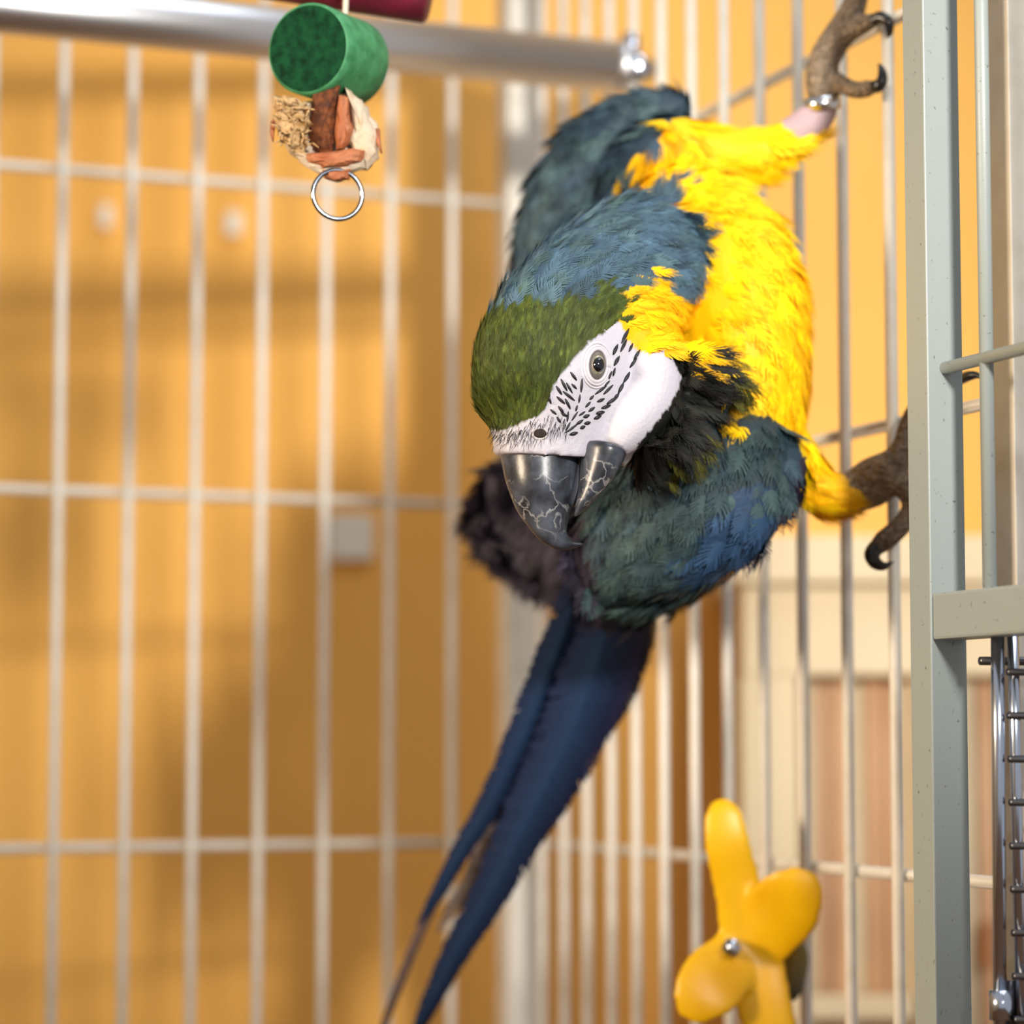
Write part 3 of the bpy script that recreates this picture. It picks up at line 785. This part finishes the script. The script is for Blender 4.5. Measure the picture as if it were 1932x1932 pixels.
# ---- feathers
def feather_template(seed, nb=13, segs=2, ragged=0.03, slant=0.34):
    """unit feather: x across (-.5..+.5), y along 0..1, z up; barbs as separate strips lying close together"""
    r = random.Random(seed)
    V, Q, T = [], [], []
    rach = 0.66
    for side in (-1, 1):
        for i in range(nb):
            v0, v1 = i / nb * rach, (i + 1) / nb * rach
            u = (i + .5) / nb
            if i == nb - 1: v1 += .02
            # tip of this barb on a rounded outline
            ang = math.pi * (0.02 + 0.46 * u ** 1.15)
            tx = 0.5 * math.cos(ang) ** 0.55 * (0.62 + 0.38 * min(1, u * 3))
            ty = slant * 0.5 + (1 - slant * 0.5) * (math.sin(ang) ** 0.9) * (0.35 + 0.65 * u)
            ty = max(ty, (v0 + v1) / 2 + 0.10)
            tx *= 1 + r.uniform(-ragged, ragged) * 2; ty += r.uniform(-ragged, ragged)
            prev = None
            for s_ in range(segs + 1):
                t = s_ / segs
                cx = side * tx * t
                cy = (v0 + v1) / 2 * (1 - t) + ty * t - 0.05 * math.sin(math.pi * t)
                h = (v1 - v0) / 2 * (1.35 - 0.25 * t)
                V.append((cx - side * h * .4 * t, cy - h, -.002 * i)); V.append((cx - side * h * .2 * t, cy + h, -.002 * i))
                T += [t, t]
                n = len(V)
                if prev is not None:
                    Q.append((prev, n - 2, n - 1, prev + 1))
                prev = n - 2
    return np.array(V), np.array(Q), np.array(T)
TEMPL = [feather_template(i, 12, 2) for i in range(6)]
SOFT = [feather_template(20 + i, 11, 2, .06, .4) for i in range(6)]

tri = []
for p in polys:
    for k_ in range(1, len(p) - 1): tri.append((p[0], p[k_], p[k_ + 1]))
tri = np.array(tri)
A_, B_, Cc_ = co[tri[:, 0]], co[tri[:, 1]], co[tri[:, 2]]
tarea = np.linalg.norm(np.cross(B_ - A_, Cc_ - A_), axis=1) / 2

def place_feathers(name, pos, nor, fl, cols, L, W, lift, templates, curl=0.05, cup=0.22, tipcol=None, roll=0.14):
    """pos/nor/fl (n,3); L, W (n,), cols (n,3)"""
    n = len(pos)
    nor = nor / np.linalg.norm(nor, axis=1, keepdims=True)
    fl = fl - nor * (fl * nor).sum(1, keepdims=True)
    fl /= np.linalg.norm(fl, axis=1, keepdims=True) + 1e-9
    side = np.cross(fl, nor)
    # random yaw
    ya = rng.normal(0, 0.13, n)[:, None]
    fl, side = fl * np.cos(ya) + side * np.sin(ya), side * np.cos(ya) - fl * np.sin(ya)
    ro = rng.normal(0, roll, n)[:, None]
    side, nor = side * np.cos(ro) + nor * np.sin(ro), nor * np.cos(ro) - side * np.sin(ro)
    li = (lift + rng.normal(0, 0.06, n))[:, None]
    fl, nor = fl * np.cos(li) + nor * np.sin(li), nor * np.cos(li) - fl * np.sin(li)
    which = rng.integers(0, len(templates), n)
    VV, QQ, CC = [], [], []; off = 0
    for t in range(len(templates)):
        tv, tq, tt = templates[t]
        s = np.where(which == t)[0]
        if not len(s): continue
        x, y = tv[:, 0], tv[:, 1]
        z = -cup * (x * 2) ** 2 * .5
        zz = curl * y * y
        v = pos[s][:, None, :] + side[s][:, None, :] * (x[None, :, None] * W[s][:, None, None]) + fl[s][:, None, :] * (y[None, :, None] * L[s][:, None, None]) \
            + nor[s][:, None, :] * (z[None, :, None] * W[s][:, None, None] - zz[None, :, None] * L[s][:, None, None])
        m_ = len(tv)
        VV.append(v.reshape(-1, 3))
        QQ.append((tq[None] + (np.arange(len(s)) * m_)[:, None, None] + off).reshape(-1, 4))
        c = np.repeat(cols[s][:, None, :], m_, 1)
        if tipcol is not None:
            f = np.clip((y - 0.55) / 0.35, 0, 1)[None, :, None] * tipcol[s][:, None, 3:4]
            c = c * (1 - f) + tipcol[s][:, None, :3] * f
        CC.append(c.reshape(-1, 3))
        off += len(s) * m_
    o = fast_mesh(name, np.concatenate(VV), np.concatenate(QQ), np.concatenate(CC), M_plume, mac)
    o['kind'] = 'stuff'
    return o

def sample(n):
    pr = tarea / tarea.sum()
    t = rng.choice(len(tri), n, p=pr)
    u, v = rng.random(n), rng.random(n)
    f = u + v > 1; u[f] = 1 - u[f]; v[f] = 1 - v[f]
    p = A_[t] + (B_[t] - A_[t]) * u[:, None] + (Cc_[t] - A_[t]) * v[:, None]
    nn = np.cross(B_[t] - A_[t], Cc_[t] - A_[t]); nn /= np.linalg.norm(nn, axis=1, keepdims=True) + 1e-12
    return p, nn

# class: (name, length, width, coverage, lift, templates, colour spread)
SPEC = {
 'green': ('crown_feathers', .0082, .0024, 9, .09, SOFT, .32),
 'blue': ('nape_feathers', .0140, .0085, 4.5, .20, TEMPL, .22),
 'wing': ('wing_feathers', .016, .0105, 4, .18, TEMPL, .18),
 'teal': ('covert_feathers', .017, .0115, 4, .18, TEMPL, .20),
 'brightblue': ('blue_covert_feathers', .019, .012, 4, .15, TEMPL, .18),
 'yellow': ('breast_feathers', .017, .010, 4.5, .11, SOFT, .06),
 'gold': ('neck_feathers', .015, .0042, 6, .12, SOFT, .12),
 'black': ('throat_feathers', .018, .006, 5.5, .24, SOFT, .3),
 'purple': ('flight_coverts', .020, .013, 5, .12, TEMPL, .25),
}
AREA = tarea.sum()
NS = int(AREA * 760000)
p_all, n_all = sample(NS)
i_all, f_all, face_all = classify(p_all, 0.0030)
i0, _, _ = classify(p_all)
face_all |= np.isin(i0, [i for i, c in enumerate(scls) if c in NOFEATH])
cl_all = np.array([scls[i] for i in i_all])
for key, (nm, L, W, cov, lift, tm, spread) in SPEC.items():
    dens = cov / (L * W * 0.7)
    keep = (cl_all == key) & (~face_all) & (rng.random(NS) < dens * AREA / NS)
    s = np.where(keep)[0]
    if not len(s): continue
    base = np.array(C_[key][:3])
    br = np.exp(rng.normal(0, spread, len(s)))[:, None]
    cols = base[None] * br
    if key == 'green':
        mix = np.clip((0.5 + rng.normal(0, .3, (len(s), 1))), 0, 1) * 0.35
        cols = cols * (1 - mix) + np.array(srgb(50, 74, 40)[:3]) * br * mix
    if key in ('blue', 'wing', 'teal'):
        mix = np.clip(rng.normal(.25, .3, (len(s), 1)), 0, .8)
        cols = cols * (1 - mix) + np.array(srgb(70, 92, 88)[:3]) * br * mix
    if key == 'black':
        px_ = to_px_np(p_all[s])
        edge = ((px_[:, 0] > 1360) | ((px_[:, 1] > 790) & (px_[:, 0] > 1305)) | ((px_[:, 1] > 845) & (px_[:, 0] > 1240)))
        cols[edge] = cols[edge] * .6 + np.array(srgb(96, 94, 26)[:3]) * .7
    sc = rng.uniform(.8, 1.2, len(s))
    tip = None
    if key in ('blue', 'wing', 'teal', 'brightblue'):
        tip = np.concatenate([cols * 1.4, np.full((len(s), 1), .7)], 1)
    place_feathers(nm, p_all[s] - n_all[s] * (-.0001 if key == 'green' else .0006), n_all[s], f_all[s], cols, L * sc, W * sc, lift, tm, tipcol=tip)

# ---- beak
V, Fc = loft_geo([(1020, 840, 1.101, 50, 50, 22), (1020, 852, 1.100, 75, 73, 22), (1020, 882, 1.0985, 72, 71, 20), (1022, 915, 1.0962, 65, 62, 18), (1026, 948, 1.0952, 55, 50, 15), (1034, 978, 1.0942, 42, 39, 10), (1044, 1003, 1.0935, 31, 29, 5), (1058, 1019, 1.093, 20, 19), (1078, 1026, 1.0928, 10, 9), (1100, 1027, 1.0926, 2, 2)], 28, 5, egg=0.0)
o = mesh_obj('upper_beak', V, Fc, M_beak, None, True); fix_normals(o.data); part(o, mac)
V, Fc = loft_geo([(1141, 840, 1.0918, 30, 36, 20), (1139, 848, 1.0916, 43, 56, 20), (1133, 870, 1.091, 40, 54, 18), (1124, 898, 1.090, 32, 44, 14), (1111, 928, 1.089, 21, 30, 8), (1097, 953, 1.0885, 12, 18), (1085, 974, 1.088, 2, 3)], 24, 5)
o = mesh_obj('lower_beak', V, Fc, M_beak, None, True); fix_normals(o.data); part(o, mac)
V, Fc = loft_geo([(1095, 880, 1.096, 8, 20), (1090, 920, 1.095, 14, 22), (1082, 945, 1.094, 11, 14), (1078, 955, 1.094, 5, 6)], 14, 4)
o = mesh_obj('tongue', V, Fc, M_tongue, None, True); part(o, mac)
# pale cere fold round the beak base
def strip(name, pix, r, m, lift=0.0, n=8):
    pts = []
    for (x, y) in pix:
        l, nn = hit(x, y)
        if l is None: continue
        pts.append(l + nn * lift)
    sm = [Vector(v) for v in catmull([tuple(p) for p in pts], 3)]
    N_ = len(sm)
    rr = [r * (0.35 + 0.65 * math.sin(math.pi * (i + .5) / N_) ** .5) for i in range(N_)]
    return tube(name, sm, rr, m, mac, n)
M_cere = mat('cere_skin', srgb(196, 188, 190), 0.5, bump=(800, .3, .0006))
# ---- eye
def frame_at(x, y):
    l, nn = hit(x, y)
    nn = nn.normalized()
    up = (UPV - nn * UPV.dot(nn)).normalized()
    rt = up.cross(nn).normalized()
    return l, nn, rt, up
def dome(name, c, nn, rt, up, rx, ry, h, m, parent, rings=6, seg=28, inner=0.0):
    V, Fc = [], []
    for i in range(rings + 1):
        t = inner + (1 - inner) * i / rings
        for j in range(seg):
            a = 2 * math.pi * j / seg
            V.append(c + rt * (rx * t * math.cos(a)) + up * (ry * t * math.sin(a)) + nn * (h * math.sqrt(max(0, 1 - t * t))))
    for i in range(rings):
        for j in range(seg):
            Fc.append((i * seg + j, i * seg + (j + 1) % seg, (i + 1) * seg + (j + 1) % seg, (i + 1) * seg + j))
    if inner > 0 or True:
        Fc.append(tuple(reversed(range(seg))))
    o = mesh_obj(name, V, Fc, m, None, True); fix_normals(o.data); part(o, parent); return o
def eye_ring(name, c, nn, rt, up, rx, ry, r, m, parent):
    pts = [c + rt * (rx * math.cos(2 * math.pi * i / 40)) + up * (ry * math.sin(2 * math.pi * i / 40)) for i in range(41)]
    o = tube(name, pts, r, m, None, 8); part(o, parent); return o
l, nn, rt, up = frame_at(1127, 689)
tl = math.radians(-10)
rt, up = rt * math.cos(tl) + up * math.sin(tl), up * math.cos(tl) - rt * math.sin(tl)
kk = 1.085 / F
fx = max(0.45, abs(rt.dot(RGT)))
rx_, ry_ = 18 * kk / fx, 30 * kk
eye = empty('eye_dummy') if False else None
eyeball = dome('eye', l - nn * .0006, nn, rt, up, rx_, ry_, .0022, M_irisrim, mac)
dome('iris', l - nn * .0002, nn, rt, up, rx_ * .78, ry_ * .74, .0024, M_iris, eyeball)
dome('pupil', l + nn * .0013, nn, rt, up, rx_ * .62, ry_ * .50, .0020, M_pupil, eyeball)
eye_ring('eyelid', l, nn, rt, up, rx_ * 1.06, ry_ * 1.06, .0008, M_lid, eyeball)
eye_ring('eyelid', l - nn * .0002, nn, rt, up, rx_ * 1.32, ry_ * 1.25, .0006, M_lid, eyeball)
eye_ring('eyelid', l - nn * .0005, nn, rt, up, rx_ * 1.6, ry_ * 1.45, .0005, M_lid, eyeball)
# nostril
l, nn, rt, up = frame_at(1019, 818)
dome('nostril', l + nn * .0002, nn, rt, up, 12 * kk, 8.5 * kk, .0004, M_nostril, mac)
eye_ring('nostril_rim', l, nn, rt, up, 14 * kk, 10.5 * kk, .0005, M_cere, mac)

# ---- black feather lines on the bare face: (x0, y0) -> (x1, y1), half width in px
LINES = [
 # rows in front of the eye
 ((1076, 702), (1088, 718), 3), ((1058, 715), (1070, 738), 3), ((1068, 722), (1080, 742), 2.5), ((1049, 728), (1060, 745), 3), ((1078, 724), (1088, 734), 2.5), ((1062, 738), (1084, 756), 3), ((1050, 748), (1066, 762), 3), ((1098, 714), (1096, 740), 3),
 ((1035, 748), (1040, 762), 2.5), ((1066, 752), (1076, 772), 3), ((1094, 744), (1092, 760), 2.5), ((1053, 766), (1064, 780), 3), ((1089, 764), (1086, 776), 2.5), ((1038, 772), (1050, 782), 2.5), ((1058, 778), (1070, 786), 3), ((1072, 776), (1070, 796), 2.5),
 ((1050, 786), (1058, 798), 2.5), ((1090, 776), (1078, 794), 2.5), ((1076, 796), (1068, 812), 2.5), ((1086, 784), (1080, 790), 2.2),
 # rows under and behind the eye
 ((1186, 620), (1172, 648), 4), ((1165, 650), (1156, 670), 4), ((1182, 640), (1170, 664), 3.5), ((1194, 648), (1186, 664), 3), ((1208, 660), (1196, 680), 3.5), ((1168, 672), (1158, 690), 4), ((1160, 694), (1156, 710), 3), ((1202, 676), (1188, 694), 3.5), ((1154, 700), (1148, 716), 2.5), ((1188, 702), (1176, 722), 4), ((1176, 722), (1166, 742), 4),
 ((1150, 718), (1140, 728), 2.5), ((1144, 728), (1122, 744), 3), ((1156, 726), (1138, 744), 3.2), ((1168, 742), (1158, 752), 3.5), ((1166, 748), (1144, 762), 4), ((1140, 752), (1126, 758), 3.5), ((1120, 746), (1112, 754), 3), ((1114, 758), (1104, 768), 3),
 ((1152, 764), (1134, 770), 4), ((1122, 768), (1110, 776), 3.5), ((1104, 776), (1092, 784), 2.5), ((1140, 777), (1124, 780), 4.5), ((1112, 783), (1100, 787), 4), ((1134, 784), (1120, 790), 4), ((1100, 792), (1086, 801), 3.5), ((1114, 797), (1102, 799), 4), ((1104, 804), (1094, 808), 4), ((1090, 800), (1072, 812), 2.5), ((1090, 816), (1074, 820), 4),
 ((1084, 806), (1066, 816), 2.2),
]
for (a0, b0, hw) in LINES:
    n_ = 5
    pts, rr = [], []
    for i in range(n_):
        t = i / (n_ - 1)
        l, nn = hit(a0[0] + (b0[0] - a0[0]) * t, a0[1] + (b0[1] - a0[1]) * t)
        if l is None: continue
        pts.append(l + nn * .0003)
        rr.append(hw * kk * (0.12 + 0.85 * math.sin(math.pi * (0.06 + 0.88 * t))))
    if len(pts) > 2: tube('face_feather', pts, rr, M_blackf, mac, 6)

# fine dark bristles over the cere and along the forehead edge
def bristles(name, spots, ln, direction, rad, m):
    V, Fc = [], []
    for (x, y) in spots:
        l, nn = hit(x, y)
        if l is None: continue
        d = direction(x, y)
        d = (d + nn * .55).normalized()
        lg = ln * random.uniform(.6, 1.2)
        p = [l, l + d * lg * .5, l + d * lg + nn * lg * -.05]
        v, f = tube_geo(p, [rad, rad * .8, rad * .2], 4)
        o_ = len(V); V += v; Fc += [tuple(i + o_ for i in q) for q in f]
    o = mesh_obj(name, V, Fc, m, None, True); o['kind'] = 'stuff'; part(o, mac); return o
spots = []
for i in range(250):
    x = random.uniform(905, 1070); y = 815 + random.gauss(4, 12) - max(0, (x - 985)) * .25
    spots.append((x, y))
bristles('cere_bristles', spots, .0045, lambda x, y: (RGT * random.uniform(-.6, .2) - UPV * 1.0), .00009, M_blackf)

# ---- tail feathers and the far wing's flight feathers, each a part
def long_feather(name, pix, col, col2, seed, nb=60, thick=True):
    """pix: (x, y, Y, half width px) along the shaft; barbs as strips, ragged edges"""
    r = random.Random(seed)
    st = catmull(pix, 18)
    Cn = [P(s[0], s[1], s[2]) for s in st]
    n = len(Cn)
    V, Q, CC = [], [], []
    facing = Vector((0.25, -0.95, 0.1)).normalized()
    for sd in (-1, 1):
        rows = []
        for i in range(n):
            t = (Cn[min(i + 1, n - 1)] - Cn[max(i - 1, 0)]).normalized()
            s_ = t.cross(facing).normalized()
            up_ = s_.cross(t)
            if up_.dot(facing) < 0: up_ = -up_
            wd = max(st[i][3], .3) * st[i][2] / F
            rows.append((Cn[i], t, s_, up_, wd))
        for i in range(n - 1):
            for h in range(2):                         # two barb strips for each step
                f0, f1 = h / 2, (h + 1) / 2
                def at(f, e, i=i):
                    a, b = rows[i], rows[i + 1]
                    c = a[0].lerp(b[0], f); wd = a[4] * (1 - f) + b[4] * f
                    return c + a[2] * (sd * wd * e) + a[1] * (wd * .8 * e ** 1.3) - a[3] * (wd * .28 * e * e)
                e1 = 1.0 + r.uniform(-.10, .06) if r.random() > .05 else r.uniform(.7, .9)
                es = (0, .5 * e1, e1)
                base = len(V)
                for e in es:
                    V.append(at(f0 - .04 * e, e)); V.append(at(f1 + .04 * (1 - e), e))
                    g = r.uniform(.85, 1.15)
                    m_ = min(1, e)
                    cv = tuple((col[q_] * (1 - m_) + col2[q_] * m_) * g for q_ in range(3))
                    CC += [cv, cv]
                Q += [(base, base + 2, base + 3, base + 1), (base + 2, base + 4, base + 5, base + 3)]
    o = fast_mesh(name, np.array([tuple(v) for v in V]), np.array(Q), np.array(CC), M_plume, mac)
    sh = tube('shaft', [Cn[i] + facing * .0006 for i in range(0, n, 2)], [max(.0003, .0011 * (1 - i / n)) for i in range(0, n, 2)], M_blackf, None, 6)
    sh.parent = o
    sh.matrix_parent_inverse = (Matrix.Translation(Vector(mac.location))).inverted()
    return o
tb, tb2, tp = srgb(30, 54, 86), srgb(22, 32, 62), srgb(34, 32, 62)
dk = srgb(22, 23, 36)
TAIL = [
 ([(1172, 1090, 1.262, 45), (1130, 1240, 1.275, 62), (1070, 1400, 1.29, 58), (1000, 1540, 1.305, 48), (930, 1680, 1.32, 36), (860, 1800, 1.335, 26), (812, 1890, 1.345, 16), (776, 1960, 1.355, 4)], tb, tb2),
 ([(1190, 1095, 1.268, 40), (1160, 1240, 1.283, 52), (1105, 1380, 1.297, 50), (1040, 1500, 1.31, 42), (985, 1600, 1.325, 26), (950, 1655, 1.335, 5)], tb2, tp),
 ([(1205, 1095, 1.272, 38), (1190, 1200, 1.287, 46), (1150, 1310, 1.30, 42), (1110, 1390, 1.312, 28), (1085, 1440, 1.32, 5)], tp, dk),
 ([(1215, 1090, 1.276, 30), (1212, 1180, 1.29, 34), (1180, 1290, 1.303, 30), (1150, 1360, 1.31, 18), (1135, 1400, 1.316, 3)], dk, dk),
 ([(1100, 1090, 1.272, 30), (1050, 1230, 1.285, 36), (990, 1380, 1.30, 32), (930, 1510, 1.315, 26), (880, 1590, 1.325, 20), (830, 1680, 1.335, 14), (790, 1745, 1.345, 4)], tb, tb2),
 ([(1120, 1090, 1.282, 40), (1075, 1240, 1.297, 44), (1015, 1400, 1.312, 36), (950, 1520, 1.325, 24), (915, 1585, 1.335, 4)], dk, dk),
 ([(1010, 1400, 1.318, 18), (930, 1560, 1.33, 20), (890, 1660, 1.34, 16), (850, 1720, 1.345, 10), (825, 1760, 1.35, 2)], srgb(150, 128, 110), srgb(112, 92, 86)),
 ([(870, 1600, 1.33, 8), (820, 1700, 1.34, 10), (780, 1790, 1.35, 10), (745, 1880, 1.36, 9), (715, 1960, 1.37, 6), (700, 2000, 1.375, 1)], srgb(120, 96, 84), srgb(96, 82, 84)),
 ([(960, 1640, 1.335, 22), (900, 1740, 1.345, 22), (850, 1830, 1.355, 18), (815, 1900, 1.362, 12), (785, 1970, 1.37, 2)], dk, tp),
]
for i, (pix, c1_, c2_) in enumerate(TAIL):
    long_feather('tail_feather', pix, c1_, c2_, 100 + i)
FLT = [([(1110, 1040, 1.275, 22), (1040, 1010, 1.29, 32), (960, 975, 1.30, 32), (905, 955, 1.306, 20), (875, 948, 1.31, 4)], tp, dk),
       ([(1110, 1060, 1.277, 22), (1040, 1040, 1.292, 32), (965, 1010, 1.302, 30), (915, 995, 1.308, 18), (882, 990, 1.31, 4)], dk, srgb(60, 46, 60)),
       ([(1115, 1080, 1.277, 22), (1050, 1065, 1.29, 30), (985, 1045, 1.30, 28), (945, 1040, 1.306, 16), (920, 1036, 1.31, 3)], srgb(52, 40, 54), srgb(60, 46, 60)),
       ([(1120, 1095, 1.277, 22), (1065, 1085, 1.288, 28), (1010, 1075, 1.296, 24), (975, 1075, 1.30, 14), (955, 1078, 1.303, 3)], tp, srgb(60, 46, 60)),
       ([(1000, 860, 1.28, 22), (960, 880, 1.288, 28), (935, 910, 1.294, 24), (922, 940, 1.298, 12), (915, 960, 1.30, 3)], srgb(70, 62, 92), dk)]
for i, (pix, c1_, c2_) in enumerate(FLT):
    long_feather('flight_feather', pix, c1_, c2_, 200 + i)

# ---- claws
def claw(pix, r0):
    pts = [Vector(v) for v in catmull([tuple(P(*q_)) for q_ in pix], 4)]
    n_ = len(pts)
    tube('claw', pts, [max(.0003, r0 * (1 - (i / (n_ - 1)) ** 2.6)) for i in range(n_)], M_claw, mac, 10)
claw([(1646, 40, 1.192), (1662, 33, 1.189), (1676, 42, 1.187), (1678, 62, 1.188), (1672, 72, 1.19)], 14 * kk)
claw([(1648, 164, 1.191), (1658, 162, 1.188), (1665, 148, 1.187), (1663, 130, 1.188), (1657, 120, 1.19)], 14 * kk)
claw([(1656, 1030, 1.178), (1645, 1046, 1.177), (1652, 1062, 1.176), (1668, 1068, 1.176), (1686, 1060, 1.177)], 17 * kk)
claw([(1808, 718, 1.148), (1826, 710, 1.142), (1842, 708, 1.138), (1856, 714, 1.134)], 11 * kk)
# ---- leg band
l0 = P(1551, 196, 1.2055); axd = (P(1548, 160, 1.204) - P(1553, 205, 1.206)).normalized()
V, Fc = [], []
s1 = axd.cross(Vector((0, 1, 0))).normalized(); s2 = axd.cross(s1)
prof = [(-.0030, .0086), (.0030, .0086), (.0030, .0074), (-.0030, .0074)]
NB = 36
for i in range(NB):
    t = 2 * math.pi * i / NB
    for (h_, r_0) in prof:
        V.append(l0 + axd * h_ + (s1 * math.cos(t) + s2 * math.sin(t)) * r_0)
for i in range(NB):
    for j in range(4):
        a_ = i * 4 + j; b_ = i * 4 + (j + 1) % 4
        Fc.append((a_, b_, ((i + 1) % NB) * 4 + (j + 1) % 4, ((i + 1) % NB) * 4 + j))
o = mesh_obj('leg_band', V, Fc, M_band, None, True); fix_normals(o.data); part(o, mac)
